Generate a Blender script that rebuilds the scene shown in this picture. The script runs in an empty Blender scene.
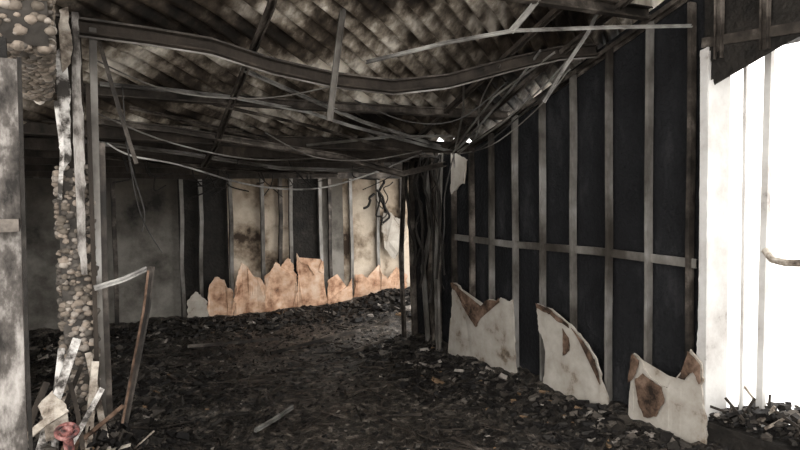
import bpy, bmesh, math, random
from mathutils import Matrix, Vector, noise
random.seed(7)
sc=bpy.context.scene

# ------------------------------------------------------------ materials
def mat(name, stops, scale=3.0, detail=8, rough=0.85, metal=0.0, bump=0.3, bscale=40, island=None, stretch=(1,1,1), dist=0.01, spec=0.3, layer=None, zsoot=None):
    m=bpy.data.materials.new(name); m.use_nodes=True
    nt=m.node_tree; N=nt.nodes; L=nt.links
    b=N['Principled BSDF']
    tc=N.new('ShaderNodeTexCoord'); mp=N.new('ShaderNodeMapping'); mp.inputs['Scale'].default_value=stretch
    L.new(tc.outputs['Object'],mp.inputs['Vector'])
    def ramp(stops,fac,const=False):
        cr=N.new('ShaderNodeValToRGB'); e=cr.color_ramp.elements
        if const: cr.color_ramp.interpolation='CONSTANT'
        while len(e)>1: e.remove(e[-1])
        e[0].position=stops[0][0]; e[0].color=(*stops[0][1],1)
        for p,c in stops[1:]:
            q=e.new(p); q.color=(*c,1)
        L.new(fac,cr.inputs['Fac']); return cr.outputs['Color']
    def nzn(sc_,det,vec,r=.65):
        nz=N.new('ShaderNodeTexNoise'); nz.inputs['Scale'].default_value=sc_; nz.inputs['Detail'].default_value=det; nz.inputs['Roughness'].default_value=r
        L.new(vec,nz.inputs['Vector']); return nz.outputs['Fac']
    col=ramp(stops,nzn(scale,detail,mp.outputs['Vector']))
    def mul(a,c):
        mx=N.new('ShaderNodeMix'); mx.data_type='RGBA'; mx.blend_type='MULTIPLY'; mx.inputs[0].default_value=1
        L.new(a,mx.inputs[6]); L.new(c,mx.inputs[7]); return mx.outputs[2]
    if layer:
        col=mul(col,ramp(layer[1],nzn(layer[0],5,tc.outputs['Object'],.6)))
    if zsoot: # soot deposit thickening with height: (z_clean, z_black, noise_amount)
        sp=N.new('ShaderNodeSeparateXYZ'); L.new(tc.outputs['Object'],sp.inputs[0])
        mr=N.new('ShaderNodeMapRange'); mr.inputs['From Min'].default_value=zsoot[0]; mr.inputs['From Max'].default_value=zsoot[1]
        n3=N.new('ShaderNodeMath'); n3.operation='MULTIPLY_ADD'; n3.inputs[1].default_value=zsoot[2]; L.new(nzn(3,6,mp.outputs['Vector']),n3.inputs[0]); L.new(sp.outputs['Z'],n3.inputs[2])
        L.new(n3.outputs[0],mr.inputs['Value'])
        col=mul(col,ramp([(0,(1,1,1)),(.6,(.5,.47,.44)),(1,(.1,.09,.08))],mr.outputs['Result']))
    if island:
        g=N.new('ShaderNodeNewGeometry'); col=mul(col,ramp(island,g.outputs['Random Per Island'],True))
    L.new(col,b.inputs['Base Color'])
    b.inputs['Roughness'].default_value=rough; b.inputs['Metallic'].default_value=metal
    b.inputs['Specular IOR Level'].default_value=spec
    if bump:
        n2=N.new('ShaderNodeTexNoise'); n2.inputs['Scale'].default_value=bscale; n2.inputs['Detail'].default_value=6
        L.new(tc.outputs['Object'],n2.inputs['Vector'])
        bp=N.new('ShaderNodeBump'); bp.inputs['Strength'].default_value=bump; bp.inputs['Distance'].default_value=dist
        L.new(n2.outputs['Fac'],bp.inputs['Height']); L.new(bp.outputs['Normal'],b.inputs['Normal'])
    return m
SOOT=[(.36,(.22,.20,.18)),(.5,(.65,.63,.6)),(.62,(1,1,1))]
M_char=mat('charred_black',[(.35,(.007,.006,.005)),(.6,(.02,.017,.014)),(.8,(.065,.056,.047))],scale=6,rough=.75,bump=.8,bscale=25,dist=.02)
M_insul=mat('burnt_insulation',[(.36,(.004,.004,.005)),(.54,(.010,.0105,.012)),(.66,(.028,.028,.030)),(.78,(.09,.088,.085))],scale=3.2,stretch=(1,1,.45),rough=.9,bump=.9,bscale=30,dist=.02)
M_steel=mat('sooty_galvanised_steel',[(.34,(.13,.12,.11)),(.48,(.27,.26,.245)),(.60,(.37,.36,.345)),(.74,(.50,.49,.47))],scale=3.5,detail=5,rough=.45,metal=.25,bump=.15,bscale=15,stretch=(1,1,.5),layer=(1.5,SOOT))
M_steeld=mat('burnt_steel',[(.38,(.014,.012,.010)),(.52,(.06,.05,.042)),(.70,(.25,.22,.19))],scale=4,detail=6,rough=.55,metal=.2,bump=.2,bscale=15)
M_roof=mat('burnt_corrugated_metal',[(.38,(.014,.010,.007)),(.46,(.08,.062,.046)),(.53,(.33,.285,.23)),(.62,(.92,.86,.76))],scale=2.2,detail=10,rough=.6,metal=.05,bump=.3,bscale=20,stretch=(.8,1.5,1),layer=(.8,[(.40,(.15,.13,.115)),(.54,(1,1,1))]))
M_dry=mat('scorched_drywall',[(.29,(.05,.038,.028)),(.36,(.20,.16,.12)),(.43,(.36,.325,.28)),(.7,(.52,.49,.44))],scale=4,detail=6,rough=.95,bump=.4,bscale=12)
M_tan=mat('torn_drywall_paper',[(.3,(.08,.045,.03)),(.39,(.36,.20,.125)),(.50,(.62,.40,.27)),(.66,(.76,.60,.47))],scale=4.5,rough=.95,bump=.4,bscale=12)
M_brown=mat('scorched_brown_paper',[(.38,(.02,.013,.009)),(.5,(.10,.062,.042)),(.7,(.25,.17,.125))],scale=9,rough=.95)
M_beige=mat('sooty_beige_sheathing',[(.34,(.05,.035,.025)),(.42,(.26,.205,.15)),(.52,(.54,.46,.365)),(.7,(.70,.62,.51))],scale=1.9,rough=.95,bump=.3,zsoot=(1.8,2.7,1.0))
M_grey=mat('sooty_grey_plaster',[(.32,(.03,.028,.025)),(.45,(.13,.12,.105)),(.58,(.25,.235,.21)),(.8,(.34,.32,.29))],scale=1.5,rough=.95,bump=.3,zsoot=(1.7,2.8,1.0))
M_white=mat('blistered_white_paint',[(.42,(.05,.045,.04)),(.48,(.30,.28,.26)),(.56,(.70,.68,.65)),(.8,(.85,.84,.82))],scale=9,rough=.8,bump=.4)
M_post=mat('blistered_post_paint',[(.40,(.018,.016,.014)),(.49,(.09,.08,.072)),(.57,(.30,.28,.26)),(.7,(.56,.53,.50))],scale=7,rough=.8,bump=.4,stretch=(1,1,.5))
M_jamb=mat('white_jamb_plaster',[(.27,(.14,.12,.10)),(.37,(.46,.44,.42)),(.55,(.60,.59,.57)),(.7,(.66,.65,.63))],scale=3,detail=5,rough=.9,bump=.2)
M_stone=mat('cobble_stone',[(.3,(.10,.085,.07)),(.6,(.34,.30,.26)),(.8,(.50,.46,.41))],scale=9,rough=.8,bump=.5,island=[(0,(.5,.48,.45)),(.3,(.9,.85,.8)),(.6,(.35,.35,.35)),(.8,(1,1,1))])
M_mortar=mat('sooty_mortar',[(.3,(.02,.018,.016)),(.7,(.09,.08,.07))],scale=8)
M_floor=mat('charred_floor_debris',[(.36,(.008,.007,.006)),(.47,(.026,.022,.018)),(.55,(.08,.068,.056)),(.66,(.26,.225,.19))],scale=14,detail=14,rough=.42,bump=1,bscale=60,dist=.025,spec=.5,layer=(1.1,[(.38,(.42,.39,.37)),(.6,(1.0,1.0,1.0))]))
M_rub=mat('charred_rubble',[(.3,(.35,.35,.35)),(.7,(1,1,1))],scale=12,rough=.7,bump=.6,bscale=50,
  island=[(0,(.012,.010,.009)),(.45,(.028,.024,.02)),(.74,(.07,.06,.05)),(.90,(.16,.14,.12)),(.968,(.40,.36,.32)),(.99,(.26,.17,.10))])
M_wood=mat('charred_timber',[(.35,(.012,.010,.008)),(.6,(.05,.04,.032)),(.8,(.14,.11,.085))],scale=5,stretch=(1,1,.3),rough=.85,bump=.7,bscale=30)
M_pale=mat('scorched_pale_wood',[(.36,(.05,.038,.03)),(.48,(.26,.22,.18)),(.64,(.60,.55,.48))],scale=10,rough=.9)
M_red=mat('rusted_red_enamel',[(.40,(.05,.03,.03)),(.5,(.24,.09,.08)),(.65,(.46,.27,.25))],scale=22,rough=.6)
M_ground=mat('pale_concrete_ground',[(.3,(.82,.80,.78)),(.7,(.9,.89,.87))],scale=1,rough=.95)
M_wire=mat('burnt_wire',[(.3,(.015,.014,.013)),(.7,(.09,.085,.08))],scale=6,rough=.7)
M_grid=mat('bare_ceiling_channel',[(.36,(.08,.075,.07)),(.48,(.26,.25,.235)),(.64,(.54,.53,.50))],scale=3,detail=5,rough=.4,metal=.3,bump=.15)

# ------------------------------------------------------------ mesh builder
class B:
    def __init__(s): s.v=[]; s.f=[]; s.mi=[]; s.mats=[]
    def m(s,mt):
        if mt not in s.mats: s.mats.append(mt)
        return s.mats.index(mt)
    def add(s,vs,fs,mt):
        o=len(s.v); s.v+= [tuple(p) for p in vs]; k=s.m(mt)
        for f in fs: s.f.append(tuple(i+o for i in f)); s.mi.append(k)
    def box(s,a,b,mt):
        x0,y0,z0=a; x1,y1,z1=b
        s.add([(x0,y0,z0),(x1,y0,z0),(x1,y1,z0),(x0,y1,z0),(x0,y0,z1),(x1,y0,z1),(x1,y1,z1),(x0,y1,z1)],
              [(0,3,2,1),(4,5,6,7),(0,1,5,4),(1,2,6,5),(2,3,7,6),(3,0,4,7)],mt)
    def sweep(s,prof,pts,side,mt):
        pts=[Vector(p) for p in pts]; side=Vector(side).normalized(); n=len(prof); vs=[]
        for i,p in enumerate(pts):
            t=(pts[min(i+1,len(pts)-1)]-pts[max(i-1,0)]).normalized()
            sd=(side-t*side.dot(t)).normalized(); up=t.cross(sd)
            for a,b in prof: vs.append(p+sd*a+up*b)
        fs=[]
        for i in range(len(pts)-1):
            for j in range(n):
                k=(j+1)%n; fs.append((i*n+j,i*n+k,(i+1)*n+k,(i+1)*n+j))
        fs.append(tuple(range(n))[::-1]); fs.append(tuple((len(pts)-1)*n+j for j in range(n)))
        s.add(vs,fs,mt)
    def chan(s,pts,w,d,side,mt,t=.003,lip=.01):
        h=w/2
        prof=[(-h,0),(h,0),(h,d),(h-lip,d),(h-lip,d-t),(h-t,d-t),(h-t,t),(-h+t,t),(-h+t,d-t),(-h+lip,d-t),(-h+lip,d),(-h,d)]
        s.sweep(prof,pts,side,mt)
    def bar(s,pts,w,t,side,mt):
        s.sweep([(-w/2,-t/2),(w/2,-t/2),(w/2,t/2),(-w/2,t/2)],pts,side,mt)
    def tube(s,pts,r,mt,n=6):
        s.sweep([(r*math.cos(6.2832*i/n),r*math.sin(6.2832*i/n)) for i in range(n)],pts,(.3,.2,.93),mt)
    def torn(s,poly,plane,pos,th,mt,jit=.012,bow=.02):
        P=[]
        n=len(poly)
        for i in range(n):
            a=Vector(poly[i]); b=Vector(poly[(i+1)%n]); k=max(1,int((b-a).length/.022))
            for j in range(k):
                q=a.lerp(b,j/k)
                w=noise.noise(Vector((q.x*11,q.y*11,pos)))*jit*2.2
                q+=Vector((random.uniform(-jit,jit)*.5+w,random.uniform(-jit,jit)*.5+w))
                P.append(q)
        def mk(q,o):
            o=o+bow*noise.noise(Vector((q.x*3,q.y*3,pos)))
            return (pos+o,q.x,q.y) if plane=='x' else (q.x,pos+o,q.y)
        m=len(P)
        vs=[mk(q,0) for q in P]+[mk(q,th) for q in P]
        bm=bmesh.new(); V=[bm.verts.new(v) for v in vs]
        bm.faces.new(V[:m]); bm.faces.new(V[m:][::-1])
        for i in range(m):
            k=(i+1)%m; bm.faces.new((V[i],V[m+i],V[m+k],V[k]))
        bmesh.ops.triangulate(bm,faces=[f for f in bm.faces if len(f.verts)>4])
        bmesh.ops.recalc_face_normals(bm,faces=bm.faces)
        bm.verts.index_update()
        s.add([v.co[:] for v in bm.verts],[[v.index for v in f.verts] for f in bm.faces],mt); bm.free()
    def chunk(s,c,sx,sy,sz,mt,tilt=.5):
        R=Matrix.Rotation(random.uniform(0,6.28),3,'Z')@Matrix.Rotation(random.uniform(-tilt,tilt),3,'X')@Matrix.Rotation(random.uniform(-tilt,tilt),3,'Y')
        vs=[]
        for x,y,z in [(-1,-1,-1),(1,-1,-1),(1,1,-1),(-1,1,-1),(-1,-1,1),(1,-1,1),(1,1,1),(-1,1,1)]:
            k=random.uniform(.45,1.1)
            vs.append(Vector(c)+R@Vector((x*sx*k,y*sy*random.uniform(.5,1.1),z*sz*k)))
        s.add(vs,[(0,3,2,1),(4,5,6,7),(0,1,5,4),(1,2,6,5),(2,3,7,6),(3,0,4,7)],mt)
    def pebble(s,c,rx,ry,rz,mt):
        bm=bmesh.new(); bmesh.ops.create_icosphere(bm,subdivisions=2,radius=1)
        sd=Vector((random.random()*50,random.random()*50,0))
        vs=[]
        for v in bm.verts:
            k=1+.25*noise.noise(v.co*1.2+sd)
            vs.append((c[0]+v.co.x*rx*k,c[1]+v.co.y*ry*k,c[2]+v.co.z*rz*k))
        bm.verts.index_update()
        s.add(vs,[[v.index for v in f.verts] for f in bm.faces],mt); bm.free()
    def done(s,name,smooth=False,parent=None):
        me=bpy.data.meshes.new(name); me.from_pydata(s.v,[],s.f)
        for mt in s.mats: me.materials.append(mt)
        me.polygons.foreach_set('material_index',s.mi)
        if smooth: me.polygons.foreach_set('use_smooth',[True]*len(me.polygons))
        me.update(); ob=bpy.data.objects.new(name,me); sc.collection.objects.link(ob)
        if parent: ob.parent=parent
        return ob

def roofz(y): return 4.01-.365*y
U=random.uniform; G=random.gauss

# ------------------------------------------------------------ floor (rubble relief)
def H(x,y):
    path=math.exp(-((x-1.9-(y-4)*.22)/.9)**2)
    h=-.03
    h+=.14*math.exp(-max(0,3.6-x)/.25)*(1 if y<6.3 and x<3.7 else 0)
    h+=.11*math.exp(-max(0,8.75-y)/.40)
    h+=.50*math.exp(-(((x-.02)/.42)**2+((y-3.75)/.7)**2))
    h+=.20*math.exp(-(((x-.4)/.5)**2+((y-6.0)/1.2)**2))
    h+=.20*math.exp(-(((x-4.7)/.6)**2+((y-8.2)/.5)**2))
    h+=.05*math.exp(-(((x-2.9)/.5)**2+((y-3.2)/.9)**2))
    rough=.16+.5*(1-path)
    p=Vector((x,y,0))
    h+=rough*(.08*noise.fractal(p*2.6,1.0,2.0,6)+.05*abs(noise.noise(p*14)))
    h+=.009*noise.noise(p*24)
    return h
x0,x1,y0,y1=-1.4,6.6,-2.0,8.78
nx,ny=340,400
vs=[];fs=[]
for j in range(ny+1):
    y=y0+(y1-y0)*(j/ny)**.9
    for i in range(nx+1):
        x=x0+(x1-x0)*i/nx; vs.append((x,y,H(x,y)))
for j in range(ny):
    for i in range(nx):
        a=j*(nx+1)+i
        if vs[a][0]>3.80 and vs[a][1]<6.0: continue
        fs.append((a,a+1,a+nx+2,a+nx+1))
b=B(); b.add(vs,fs,M_floor); b.done('floor',True)
b=B(); b.box((-40,-40,-.4),(60,60,-.25),M_ground); b.done('outdoor_ground')

b=B()
def scatter(n,fx,fy,s0,s1):
    for _ in range(n):
        x=fx(); y=fy()
        if not(-1.3<x<6.4 and .8<y<8.6): continue
        if 3.5<x<3.9 and y<6.2: continue
        if x>3.8 and y<6.1: continue
        s=s0+(s1-s0)*random.random()**3
        b.chunk((x,y,H(x,y)+s*.15),s,s*U(.4,1),s*U(.15,.45),M_rub)
scatter(9000,lambda:U(-.6,3.5),lambda:U(1.8,8.6),.005,.026)
scatter(4500,lambda:3.5-abs(G(0,.35)),lambda:U(2.0,6.2),.008,.055)
scatter(3500,lambda:U(-.5,5.2),lambda:8.6-abs(G(0,.45)),.01,.065)
scatter(2800,lambda:G(.1,.35),lambda:G(3.9,.6),.008,.045)
scatter(2200,lambda:G(.4,.4),lambda:G(6.1,1.0),.01,.06)
scatter(700,lambda:G(4.6,.5),lambda:G(8.1,.3),.015,.09)
b.done('burnt_debris')
b=B()
for _ in range(240):
    x=U(-.3,3.3); y=U(2.4,8.3); l=U(.08,.4); a=U(0,3.14)
    dx,dy=l/2*math.cos(a),l/2*math.sin(a)
    if x+abs(dx)>3.5: continue
    p=(x-dx,y-dy,H(x-dx,y-dy)+.010+U(0,.025)); q=(x+dx,y+dy,H(x+dx,y+dy)+.010+U(0,.025))
    b.bar([p,q],U(.006,.026),U(.005,.012),(0,0,1) if random.random()<.4 else (dy,-dx,0.01),random.choice([M_wood,M_wood,M_char,M_steeld]))
for p,q in [((2.0,6.4),(3.3,6.9)),((1.3,7.2),(2.3,7.0)),((2.6,5.9),(3.35,6.3)),((.9,3.5),(1.25,3.9))]:
    b.bar([(p[0],p[1],H(*p)+.05),(q[0],q[1],H(*q)+.06)],.035,.02,(0,0,1),M_steeld)
b.done('charred_laths')
b=B()
b.chan([(1.22,4.33,H(1.22,4.33)+.05),(1.42,4.5,H(1.42,4.5)+.05),(1.62,4.66,H(1.62,4.66)+.06)],.03,.02,(0,0,1),M_grid); b.done('fallen_metal_track')

# ------------------------------------------------------------ walls
def prism(b,pts,x0,x1,mt):
    n=len(pts); vs=[(x0,y,z) for y,z in pts]+[(x1,y,z) for y,z in pts]
    fs=[tuple(range(n)),tuple(range(2*n-1,n-1,-1))]+[(i,n+i,n+(i+1)%n,(i+1)%n) for i in range(n)]
    b.add(vs,fs,mt)
b=B()
prism(b,[(2.5,-.3),(6.15,-.3),(6.15,2.15),(5.0,2.2),(2.5,roofz(2.5))],3.66,3.86,M_insul)
prism(b,[(.9,2.56),(2.5,2.56),(2.5,roofz(2.5)),(.9,roofz(.9))],3.62,3.86,M_char)
prism(b,[(.9,-.3),(2.5,-.3),(2.5,.20),(.9,.20)],3.6,3.86,M_char)
prism(b,[(-1.5,-.3),(.9,-.3),(.9,3.6),(-1.5,3.6)],3.62,3.86,M_char)
b.done('wall_right')
b=B(); b.box((2.2,-1.7,-.3),(3.86,-1.5,3.6),M_grey); b.done('light_block_rear')   # unseen wall added behind the viewer to cut light on the right wall
b=B()
b.torn([(2.445,-.02),(2.445,2.58),(2.49,2.56),(2.485,1.6),(2.495,.8),(2.485,-.02)],'x',3.575,.02,M_jamb,jit=.006,bow=.004)
b.box((3.578,2.44,.2),(3.80,2.495,2.56),M_jamb)
b.box((3.58,.9,.20),(3.9,2.45,.235),M_char)
b.bar([(3.80,2.22,.235),(3.80,2.21,1.3),(3.81,2.2,2.55)],.04,.04,(0,1,0),M_jamb)
b.bar([(3.83,2.36,.235),(3.83,2.36,2.55)],.02,.02,(0,1,0),M_jamb)
b.tube([(3.79,2.2,1.33),(3.76,2.14,1.28),(3.74,2.05,1.27),(3.74,1.9,1.28)],.022,M_pale,8)
b.done('window_1')
b=B()
for _ in range(750):
    y=U(1.0,2.44); x=U(3.6,3.88); hh=.16*math.exp(-((y-2.05)/.3)**2)
    s=U(.008,.035); b.chunk((x,y,.245+random.random()*hh),s,s*.7,s*.5,M_rub)
for _ in range(20):
    y=U(1.8,2.4); x=U(3.6,3.85); b.bar([(x,y,.3),(x+U(-.1,.1),y+U(-.2,.2),.3+U(0,.15))],.015,.01,(0,0,1),random.choice([M_wood,M_pale]))
b.done('window_sill_debris')
b=B()
b.torn([(2.48,2.62),(2.46,2.38),(2.43,2.52),(2.40,2.34),(2.36,2.38),(2.33,2.50),(2.28,2.46),(2.2,2.56),(2.0,2.57),(1.8,2.53),(1.5,2.58),(1.5,2.7)],'x',3.60,.01,M_char,jit=.015)
b.done('charred_membrane')

b=B()
bays=[(-1.4,.5,M_grey),(.5,1.52,M_grey),(1.52,2.18,M_char),(2.18,2.66,M_beige),(2.66,3.08,M_beige),(3.08,3.6,M_char),(3.6,3.95,M_grey),(3.95,5.2,M_beige),(5.2,6.6,M_grey)]
for a,c,mt in bays: b.box((a,8.8,-.3),(c,8.9,2.4),mt)
b.done('wall_back')
b=B(); b.box((-1.5,3.2,-.3),(-1.4,8.9,2.6),M_grey); b.done('wall_left')

b=B()
ys=[2.56,2.88,3.23,3.59,3.94,4.29,4.63,4.94,5.25,5.55]
for i,y in enumerate(ys):
    top=min(roofz(y),2.95)-.06 if i<8 else 2.12
    k0=U(0,6); pts=[(3.60+U(-.002,.002),y+.003*math.sin(k*1.3+k0),-.05+(top+.05)*k/8) for k in range(9)]
    b.chan(pts,.055,.026,(1,0,0),M_steeld if i in (0,7,8,9) else M_steel)
b.chan([(3.60,2.53,1.23),(3.605,3.4,1.25),(3.60,4.4,1.24),(3.60,5.3,1.26)],.06,.012,(0,0,1),M_steel,lip=.004)
b.chan([(3.6,2.5,roofz(2.5)-.10),(3.6,3.6,roofz(3.6)-.07),(3.6,5.0,2.16),(3.6,6.1,2.1)],.08,.03,(1,0,0),M_steeld)
b.chan([(3.6,5.62,-.05),(3.56,5.66,.8),(3.60,5.60,1.5),(3.58,5.62,2.1)],.05,.035,(1,0,0),M_steeld)
b.chan([(3.6,5.75,-.05),(3.57,5.80,.9),(3.62,5.72,1.3),(3.58,5.75,2.1)],.05,.035,(0,1,0),M_steel)
b.chan([(3.58,6.02,-.05),(3.60,6.08,.7),(3.54,6.0,1.3),(3.58,6.05,2.1)],.06,.04,(1,0,0),M_steeld)
b.chan([(3.52,6.15,-.05),(3.5,6.17,1.0),(3.54,6.12,2.1)],.06,.03,(0,1,0),M_steeld)
b.chan([(3.5,5.4,.0),(3.47,5.38,.9),(3.53,5.42,1.5),(3.55,5.4,2.12)],.06,.03,(0,1,0),M_steel)
for y in (2.38,2.1,1.8): b.chan([(3.6,y,2.5),(3.6,y,roofz(y)-.1)],.05,.03,(0,1,0),M_steeld)
b.chan([(3.59,1.2,2.57),(3.59,1.9,2.58),(3.59,2.5,2.62)],.06,.03,(0,0,1),M_steeld)
b.done('steel_stud_framing')

b=B()
b.torn([(5.32,-.03),(5.22,.80),(5.10,.78),(5.0,.65),(4.83,.49),(4.64,.70),(4.45,.74),(4.29,.76),(4.26,.3),(4.22,-.03)],'x',3.545,.014,M_dry)
b.torn([(5.23,2.14),(4.98,2.03),(5.01,1.80),(5.24,1.69)],'x',3.55,.012,M_dry)
b.torn([(3.97,.77),(3.82,.76),(3.70,.70),(3.58,.65),(3.43,.56),(3.30,.44),(3.22,.22),(3.20,-.04),(3.93,-.03),(3.90,.2),(3.86,.42),(3.95,.55)],'x',3.545,.014,M_dry)
b.torn([(3.02,.0),(3.0,.25),(2.96,.57),(2.90,.53),(2.83,.42),(2.70,.40),(2.60,.5),(2.51,.66),(2.44,.60),(2.41,-.05),(3.0,-.05)],'x',3.545,.014,M_dry)
b.done('drywall_remnant')
b=B()
def flap(poly): b.torn(poly,'x',3.522,.006,M_brown,jit=.009)
flap([(2.93,.40),(2.86,.44),(2.73,.40),(2.70,.30),(2.76,.18),(2.86,.14),(2.91,.24)])
flap([(3.66,.62),(3.60,.56),(3.58,.46),(3.64,.40)])
flap([(3.97,.775),(3.82,.765),(3.70,.705),(3.58,.655),(3.58,.63),(3.72,.675),(3.84,.72),(3.95,.73)])
flap([(3.56,.64),(3.43,.56),(3.30,.44),(3.24,.26),(3.29,.32),(3.36,.47),(3.46,.545)])
flap([(2.60,.5),(2.51,.66),(2.44,.60),(2.44,.48),(2.49,.55),(2.55,.48)])
flap([(3.0,.35),(2.96,.57),(2.90,.53),(2.92,.46),(2.96,.38)])
flap([(5.22,.80),(5.10,.78),(5.0,.65),(4.83,.49),(4.64,.70),(4.45,.74),(4.45,.71),(4.62,.65),(4.80,.43),(5.0,.59),(5.12,.72),(5.2,.74)])
b.done('peeled_drywall_paper')

b=B()
for X,mt in [(.72,M_steeld),(1.55,M_steel),(1.80,M_steel),(2.20,M_steel),(2.66,M_steel),(2.93,M_steeld),(3.10,M_steel),(3.55,M_steel),(3.70,M_steeld),(4.05,M_steel),(4.53,M_steel),(4.95,M_steeld)]:
    b.chan([(X+U(-.02,.02),8.72,0),(X+U(-.02,.02),8.72,.8),(X+U(-.02,.02),8.72,1.4),(X,8.72,2.1)],.05,.05,(1,0,0),mt)
b.chan([(-1.3,8.72,2.0),(6.3,8.72,2.0)],.09,.04,(0,0,1),M_steeld)
b.done('steel_stud_framing')
b=B()
def px(poly,mt,o=0): b.torn(poly,'y',8.66-o,.014,mt,jit=.018,bow=.06)
px([(1.56,.0),(1.58,.32),(1.68,.40),(1.84,.30),(1.86,.0)],M_dry)
px([(1.87,.0),(1.85,.42),(1.95,.60),(2.06,.55),(2.14,.40),(2.2,.3),(2.2,.0)],M_tan)
px([(2.20,.0),(2.22,.5),(2.32,.78),(2.38,.70),(2.42,.60),(2.52,.56),(2.64,.42),(2.66,.0)],M_tan)
px([(2.64,.0),(2.64,.55),(2.72,.62),(2.80,.74),(2.90,.68),(3.0,.78),(3.10,.72),(3.14,.0)],M_tan)
px([(3.12,.0),(3.14,.86),(3.20,.72),(3.30,.68),(3.40,.52),(3.46,.60),(3.52,.76),(3.58,.0)],M_tan)
px([(3.58,.0),(3.62,.42),(3.78,.5),(3.86,.34),(3.95,.30),(4.02,.42),(4.06,.0)],M_tan)
px([(4.06,.0),(4.10,.5),(4.3,.42),(4.48,.6),(4.6,.35),(4.8,.55),(5.0,.40),(5.02,.0)],M_tan)
px([(4.56,1.2),(4.6,1.45),(4.75,1.35),(4.95,1.3),(5.0,1.0),(4.8,.7),(4.6,.85)],M_dry)
b.done('torn_drywall')

# ------------------------------------------------------------ roof
def corrugated(name,xa,xb,ya,yb,off=0):
    ang=math.atan2(1,1.4); du=Vector((math.cos(ang),math.sin(ang))); dv=Vector((-math.sin(ang),math.cos(ang)))
    bm=bmesh.new(); wl=.10; step=wl/8; rows=[]
    n=int(9/step); us=[-5+.25*i for i in range(49)]
    for i in range(n+1):
        v=-4.5+i*step; r=[]
        for u in us:
            p=Vector((1.2,2.8))+du*u+dv*v
            dz=.034*math.sin(2*math.pi*v/wl)+.06*noise.noise(Vector((p.x*1.2,p.y*1.2,3)))
            r.append(bm.verts.new((p.x,p.y,roofz(p.y)+dz+.07+off)))
        rows.append(r)
    for i in range(n):
        for j in range(len(us)-1): bm.faces.new((rows[i][j],rows[i][j+1],rows[i+1][j+1],rows[i+1][j]))
    for co,no in [((xa,0,0),(-1,0,0)),((xb,0,0),(1,0,0)),((0,ya,0),(0,-1,0)),((0,yb,0),(0,1,0))]:
        bmesh.ops.bisect_plane(bm,geom=bm.verts[:]+bm.edges[:]+bm.faces[:],plane_co=co,plane_no=no,clear_outer=True)
    me=bpy.data.meshes.new(name); bm.to_mesh(me); bm.free(); me.materials.append(M_roof)
    me.polygons.foreach_set('use_smooth',[True]*len(me.polygons))
    ob=bpy.data.objects.new(name,me); sc.collection.objects.link(ob); return ob
roofp=bpy.data.objects.new('corrugated_roof',None); sc.collection.objects.link(roofp)
for n,a in [('sheet_main',(.0,3.95,.8,5.1)),('sheet_left',(-1.5,.0,.8,4.30)),('sheet_eave',(-1.5,.0,4.72,5.1))]:
    corrugated(n,*a).parent=roofp

b=B()
vs=[];fs=[];n=60
for j in range(n+1):
    for i in range(n+1):
        x=-1.4+8*i/n; y=4.95+3.85*j/n
        vs.append((x,y,2.26-.05*(y-4.95)+.05*noise.noise(Vector((x*2,y*2,0)))+.02*noise.noise(Vector((x*9,y*9,0)))))
for j in range(n):
    for i in range(n):
        a=j*(n+1)+i
        if vs[a][0]>.6*vs[a][1]+.15: continue      # out-of-view ceiling left open, shaped to let daylight onto the back wall
        fs.append((a,a+1,a+n+2,a+n+1))
b.add(vs,fs,M_char); b.done('ceiling',True)

b=B()
A=[(-.6,3.74,2.60),(-.2,3.72,2.60),(.22,3.70,2.59),(.52,3.7,2.58),(.84,3.7,2.56),(1.2,3.7,2.48),(1.59,3.7,2.43),(2.02,3.68,2.41),(2.42,3.62,2.47),(2.9,3.52,2.61),(3.25,3.42,2.70),(3.58,3.35,2.74)]
b.chan(A,.085,.045,(0,.25,1),M_wood)
b.chan([(x,y-.03,z-.050) for x,y,z in A],.012,.01,(0,1,.2),M_steel,lip=.004)
b.chan([(x,y-.03,z+.045) for x,y,z in A],.012,.01,(0,1,.2),M_steeld,lip=.003)
b.chan([(-.5,2.9,roofz(2.9)-.06),(1.5,2.95,roofz(2.95)-.08),(3.6,2.9,roofz(2.9)-.06)],.09,.04,(0,.2,1),M_steeld)
b.chan([(-.5,4.4,roofz(4.4)-.02),(1.5,4.4,roofz(4.4)-.04),(3.6,4.4,roofz(4.4)-.02)],.07,.04,(0,.2,1),M_steeld)
b.chan([(.30,4.9,2.24),(.81,4.9,2.20),(1.65,4.9,2.09),(2.18,4.9,2.02),(2.77,4.9,1.88),(3.3,5.0,1.98)],.05,.04,(0,.2,1),M_steeld)
b.chan([(-.5,5.0,2.20),(1.5,5.0,2.14),(3.6,5.0,2.14)],.10,.05,(0,.2,1),M_wood)
b.chan([(1.0,2.6,roofz(2.6)-.05),(1.08,3.31,2.73),(1.12,4.31,2.37),(1.16,5.0,2.12),(1.16,5.46,1.98)],.04,.03,(1,0,0),M_steeld)
b.chan([(3.3,2.4,roofz(2.4)-.03),(3.3,3.6,roofz(3.6)-.03),(3.35,5.0,roofz(5)-.03)],.05,.03,(1,0,0),M_steeld)
b.chan([(2.9,2.4,roofz(2.4)-.0),(2.95,5.0,roofz(5)-.0)],.05,.03,(1,0,0),M_wood)
for y in (5.5,6.0,6.6,7.3,8.0):
    b.bar([(-1.3,y,2.17-.05*(y-5)),(1.5,y+.02,2.12-.05*(y-5)),(3.5,y,2.15-.05*(y-5))],.09,.04,(0,0,1),M_wood)
b.done('roof_framing')

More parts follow.
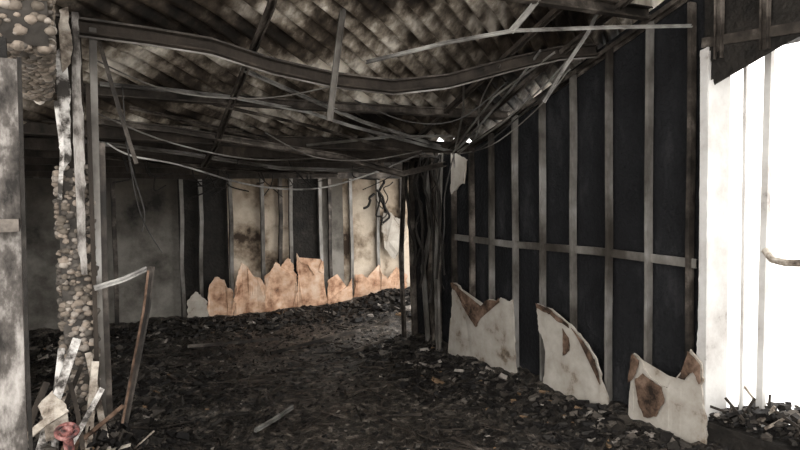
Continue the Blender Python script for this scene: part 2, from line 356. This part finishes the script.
b=B()
def ch(pts,w=.03,mt=M_steel,side=(0,.6,.8)): b.chan(pts,w,w*.6,side,mt,lip=.004,t=.002)
ch([(1.08,3.94,2.50),(1.42,4.1,2.43),(1.76,4.30,2.37),(2.2,4.5,2.28),(2.66,4.70,2.22),(3.24,4.95,2.14)],.028,M_grid)
ch([(.30,4.26,2.40),(.7,4.25,2.39),(1.13,4.27,2.37),(1.7,4.4,2.32),(2.13,4.57,2.25),(3.0,4.85,2.14),(3.44,5.01,2.10)],.024,M_grid)
ch([(1.0,4.35,2.33),(1.8,4.6,2.24),(2.6,4.9,2.12),(3.3,5.1,2.05)],.022,M_steeld)
ch([(1.75,3.5,2.52),(2.09,3.1,2.59),(2.42,2.9,2.65)],.022,M_grid)
ch([(2.42,2.9,2.65),(3.0,2.7,2.69),(3.56,2.55,2.73)],.020,M_grid)
ch([(2.40,2.9,2.64),(2.52,2.9,2.76),(2.66,2.9,2.91)],.032,M_grid)
ch([(3.05,3.37,2.70),(3.16,3.8,2.52),(3.22,4.04,2.44),(3.37,4.74,2.18),(3.42,5.0,2.10),(3.44,5.02,1.95)],.016,M_grid)
ch([(3.12,3.3,2.68),(3.05,3.9,2.45),(3.2,4.5,2.22),(3.40,5.0,2.08)],.014,M_steel)
ch([(2.55,3.6,2.5),(2.9,4.1,2.36),(3.3,4.8,2.12)],.016,M_steel)
ch([(.25,5.2,2.12),(1.0,5.4,2.06),(1.9,5.7,1.96),(2.9,5.9,1.95)],.03)
ch([(.4,5.9,2.05),(1.6,6.3,1.97),(2.9,6.6,1.95)],.03,M_steeld)
ch([(.5,4.6,2.31),(1.4,4.9,2.18),(2.2,5.3,2.04)],.025,M_steeld)
ch([(1.9,4.95,2.12),(2.6,4.8,2.20),(3.2,4.7,2.22)],.02,M_steel)
b.done('sagging_ceiling_grid')
b=B()
b.chan([(1.60,3.5,2.87),(1.55,3.5,2.55),(1.49,3.5,2.15)],.038,.015,(1,0,0),M_steel,lip=.005); b.done('hanging_steel_strap')
b=B()
b.chan([(.14,3.88,2.66),(.28,3.9,2.57),(.37,3.9,2.20),(.45,3.9,1.90)],.022,.012,(1,0,0),M_steeld,lip=.004); b.done('hanging_steel_strap')
b=B()
b.chan([(3.26,3.0,2.96),(3.12,3.0,2.74),(2.90,3.0,2.48),(2.74,3.0,2.27)],.022,.012,(1,0,0),M_grid,lip=.004); b.done('hanging_steel_strap')
b=B()
def wire(pts,r=.006,mt=M_wire):
    P=[Vector(p) for p in pts]; out=[]
    for i in range(len(P)-1):
        p0=P[max(i-1,0)];p1=P[i];p2=P[i+1];p3=P[min(i+2,len(P)-1)]
        for k in range(6):
            t=k/6; out.append(.5*((2*p1)+(p2-p0)*t+(2*p0-5*p1+4*p2-p3)*t*t+(3*p1-p0-3*p2+p3)*t*t*t))
    out.append(P[-1]); b.tube(out,r,mt,5)
wire([(.4,5.2,2.12),(.56,5.2,2.03),(.92,5.2,1.96),(1.48,5.2,1.80),(2.02,5.2,1.76),(2.51,5.2,1.86),(3.22,5.2,2.11)],.008,M_grid)
wire([(.5,5.0,2.2),(.55,5.0,1.9),(.62,4.98,1.6),(.6,5.0,1.45)])
wire([(.42,4.2,2.4),(.44,4.2,2.0),(.50,4.2,1.6),(.62,4.2,1.35)],.004)
wire([(3.4,4.9,2.1),(3.3,4.2,2.25),(3.35,3.7,2.5),(3.3,3.2,2.75)],.007,M_steel)
wire([(3.5,5.0,2.1),(3.42,4.6,2.1),(3.48,4.2,2.3),(3.5,3.8,2.5)])
wire([(3.44,4.95,2.08),(3.25,4.4,2.2),(3.0,4.0,2.42),(2.8,3.5,2.6)],.006,M_steel)
wire([(3.44,4.95,2.08),(3.35,4.3,2.12),(3.4,3.8,2.36),(3.45,3.5,2.62)],.005,M_steel)
wire([(2.0,4.2,2.4),(2.4,4.1,2.25),(2.8,4.0,2.28),(3.1,3.8,2.55)],.005)
wire([(1.5,4.8,2.2),(1.9,4.8,2.02),(2.4,4.8,2.0),(3.0,4.9,2.1)],.005,M_steel)
wire([(.3,4.7,2.28),(.8,4.8,2.10),(1.5,5.0,2.0),(2.3,5.1,2.05)],.006,M_steel)
wire([(.25,4.0,2.5),(.7,4.1,2.36),(1.3,4.1,2.36),(1.9,4.0,2.5)],.005,M_steel)
wire([(3.5,5.1,2.1),(3.45,5.2,1.7),(3.5,5.3,1.3),(3.44,5.35,.9)],.007)
for k in range(6):
    X=4.45+U(-.1,.3); z=U(1.6,1.95); p=[(X,8.55,z)]
    for _ in range(4):
        X+=U(-.12,.12); z-=U(.02,.18); p.append((X,8.55+U(-.05,.05),z))
    wire(p,U(.008,.022),M_char)
for k in range(9):
    y=5.35+U(-.1,.8); z=2.1; p=[(3.5,y,z)]
    for _ in range(5): y+=U(-.08,.08); z-=U(.1,.4); p.append((3.46+U(-.05,.05),y,z))
    wire(p,U(.006,.02),M_char)
for k in range(26):
    X=U(.4,3.2);y=U(5.2,8); z=2.12-.05*(y-5)
    wire([(X,y,z),(X+U(-.1,.1),y,z-U(.1,.2)),(X+U(-.3,.3),y,z-U(.1,.35))],U(.004,.010),M_char)
b.done('dangling_cables')

# ------------------------------------------------------------ stone column + header, left
CY=3.68
b=B()
b.box((.045,CY,-.1),(.195,CY+.2,1.86),M_mortar)
for _ in range(700):
    z=U(.35,1.87); r=U(.010,.024)
    if random.random()<.55: c=(U(.04,.20),CY,z)
    elif random.random()<.6: c=(.20,U(CY,CY+.2),z)
    else: c=(.04,U(CY,CY+.2),z)
    b.pebble(c,r,r*.7,r*U(.6,.95),M_stone)
b.done('stone_column',True)
b=B()
b.box((-.17,2.45,2.22),(.02,3.7,2.62),M_mortar)
for _ in range(1000):
    y=U(2.45,3.7); r=U(.010,.024); q=random.random()
    if q<.45: c=(U(-.17,.02),y,2.215)
    elif q<.9: c=(.025,y,U(2.22,2.62))
    else: c=(U(-.17,.02),2.45,U(2.22,2.62))
    b.pebble(c,r,r,r*.8,M_stone)
b.done('stone_header_beam',True)
b=B()
b.box((.06,CY+.02,1.86),(.18,CY+.16,2.66),M_wood)
b.torn([(.065,1.84),(.06,2.45),(.10,2.5),(.115,2.3),(.11,1.9)],'y',CY-.02,.012,M_white,jit=.008)
b.torn([(.13,1.30),(.125,2.0),(.135,2.66),(.165,2.66),(.17,2.0),(.16,1.30)],'y',CY-.03,.012,M_post,jit=.005)
b.torn([(.09,2.35),(.08,2.66),(.12,2.68),(.125,2.4)],'y',CY-.035,.01,M_pale,jit=.008)
b.chan([(.215,CY,.35),(.215,CY,1.2),(.235,CY,2.6)],.035,.04,(1,0,0),M_steel)
b.chan([(.265,CY+.03,.4),(.262,CY+.03,1.2),(.275,CY+.03,2.0)],.03,.03,(0,1,0),M_steeld)
b.bar([(.19,CY-.02,.4),(.20,CY-.02,2.3)],.022,.02,(1,0,0),M_wood)
b.bar([(.05,CY-.02,1.7),(.07,CY-.05,1.95),(.05,CY-.04,2.2)],.02,.012,(1,0,0),M_white)
b.done('column_trim_framing')
b=B()
b.chan([(-.14,2.35,-.1),(-.13,2.35,1.2),(-.115,2.35,2.15)],.085,.05,(1,0,0),M_post)
b.box((-.20,2.37,-.1),(-.10,2.42,2.22),M_char)
b.box((-.17,2.30,1.60),(-.085,2.36,1.64),M_steeld)
b.bar([(-.085,2.33,-.1),(-.078,2.33,1.2),(-.065,2.33,2.15)],.012,.02,(1,0,0),M_char)
b.done('metal_post')
b=B()
b.chan([(.19,3.6,1.235),(.33,3.6,1.27),(.45,3.6,1.32)],.028,.016,(0,0,1),M_grid)
b.chan([(.47,3.6,1.33),(.44,3.6,1.1),(.38,3.6,.82),(.31,3.6,.5)],.04,.016,(1,0,0),M_steeld)
b.bar([(.455,3.585,1.31),(.425,3.585,1.1),(.365,3.585,.82),(.30,3.585,.5)],.012,.006,(1,0,0),M_brown)
b.done('bent_metal_bracket')
b=B()
for p,q,w in [((-.12,3.35,.38),(.10,3.5,1.0),.04),((-.02,3.4,.42),(.03,3.55,.95),.03),((.12,3.4,.40),(.18,3.55,.86),.035),((-.14,3.3,.60),(.04,3.4,.68),.035),((.0,3.3,.45),(.2,3.42,.75),.025),((.22,3.5,.4),(.15,3.6,.90),.03),((-.16,3.4,.5),(-.04,3.5,.8),.03),((.05,3.35,.5),(.30,3.5,.62),.02),((-.05,3.5,.5),(.12,3.6,.84),.02),((.1,3.3,.5),(.06,3.5,.78),.02)]:
    b.bar([p,tuple((a+c)/2+U(-.012,.012) for a,c in zip(p,q)),q],w,.012,(1,.2,.1),random.choice([M_pale,M_white,M_pale,M_wood,M_brown,M_wood]))
b.torn([(-.05,.55),(-.08,.72),(-.02,.78),(.03,.70),(.04,.6),(.0,.55)],'y',3.38,.008,M_pale,jit=.010,bow=.06)
for _ in range(60):   # burnt slats, strips and lath ends heaped round the column foot
    x=G(.12,.16); y=3.45+U(-.15,.35); z=H(x,y)+U(-.02,.10); l=U(.05,.18); a=U(-1.4,1.4); e=U(.1,1.3)
    b.bar([(x,y,z),(x+l*.5*math.cos(e)*math.cos(a)+U(-.01,.01),y+l*.3*math.sin(a),z+l*.5*math.sin(e)),(x+l*math.cos(e)*math.cos(a),y+l*.5*math.sin(a),z+l*math.sin(e))],U(.005,.020),U(.004,.010),(.3,1,.2),random.choice([M_wood,M_wood,M_steeld,M_char,M_brown,M_pale]))
b.done('broken_boards')
b=B()
def ring(c,R,r,mt):
    pts=[]
    for i in range(25):
        a=i/24*6.2832
        pts.append((c[0]+R*math.cos(a),c[1]+R*math.sin(a)*.75,c[2]+R*math.sin(a)*.5))
    b.tube(pts,r,mt,8)
c=(.035,3.25,.62)
ring(c,.045,.010,M_red); ring(c,.018,.012,M_red)
b.tube([c,(.04,3.27,.56),(.055,3.30,.35)],.022,M_red,8)
b.tube([(c[0]-.045,c[1],c[2]),(c[0]+.045,c[1],c[2])],.007,M_red,6); b.tube([(c[0],c[1]-.03,c[2]-.02),(c[0],c[1]+.03,c[2]+.02)],.007,M_red,6)
b.done('red_valve_handwheel')
b=B()
for _ in range(900):
    x=G(.07,.17); y=G(3.5,.2); s=U(.008,.03)
    b.chunk((x,y,H(x,y)+U(0,.15)),s*1.4,s*.8,s*.5,M_rub,1.2)
b.done('rubble_heap')

# ------------------------------------------------------------ light + camera
w=bpy.data.worlds.new('World'); sc.world=w; w.use_nodes=True
bg=w.node_tree.nodes['Background']; bg.inputs[0].default_value=(1,.97,.935,1); bg.inputs[1].default_value=4.0
sc.view_settings.view_transform='Standard'
cam=bpy.data.cameras.new('camera'); co=bpy.data.objects.new('camera',cam); sc.collection.objects.link(co)
cam.lens=28; cam.sensor_width=36; cam.clip_start=.02
R=Matrix.Rotation(-math.radians(29.4),3,'Z')@Matrix.Rotation(math.radians(90-2.8),3,'X')@Matrix.Rotation(math.radians(-.8),3,'Z')
co.matrix_world=Matrix.Translation((0,0,1.7))@R.to_4x4()
sc.camera=co
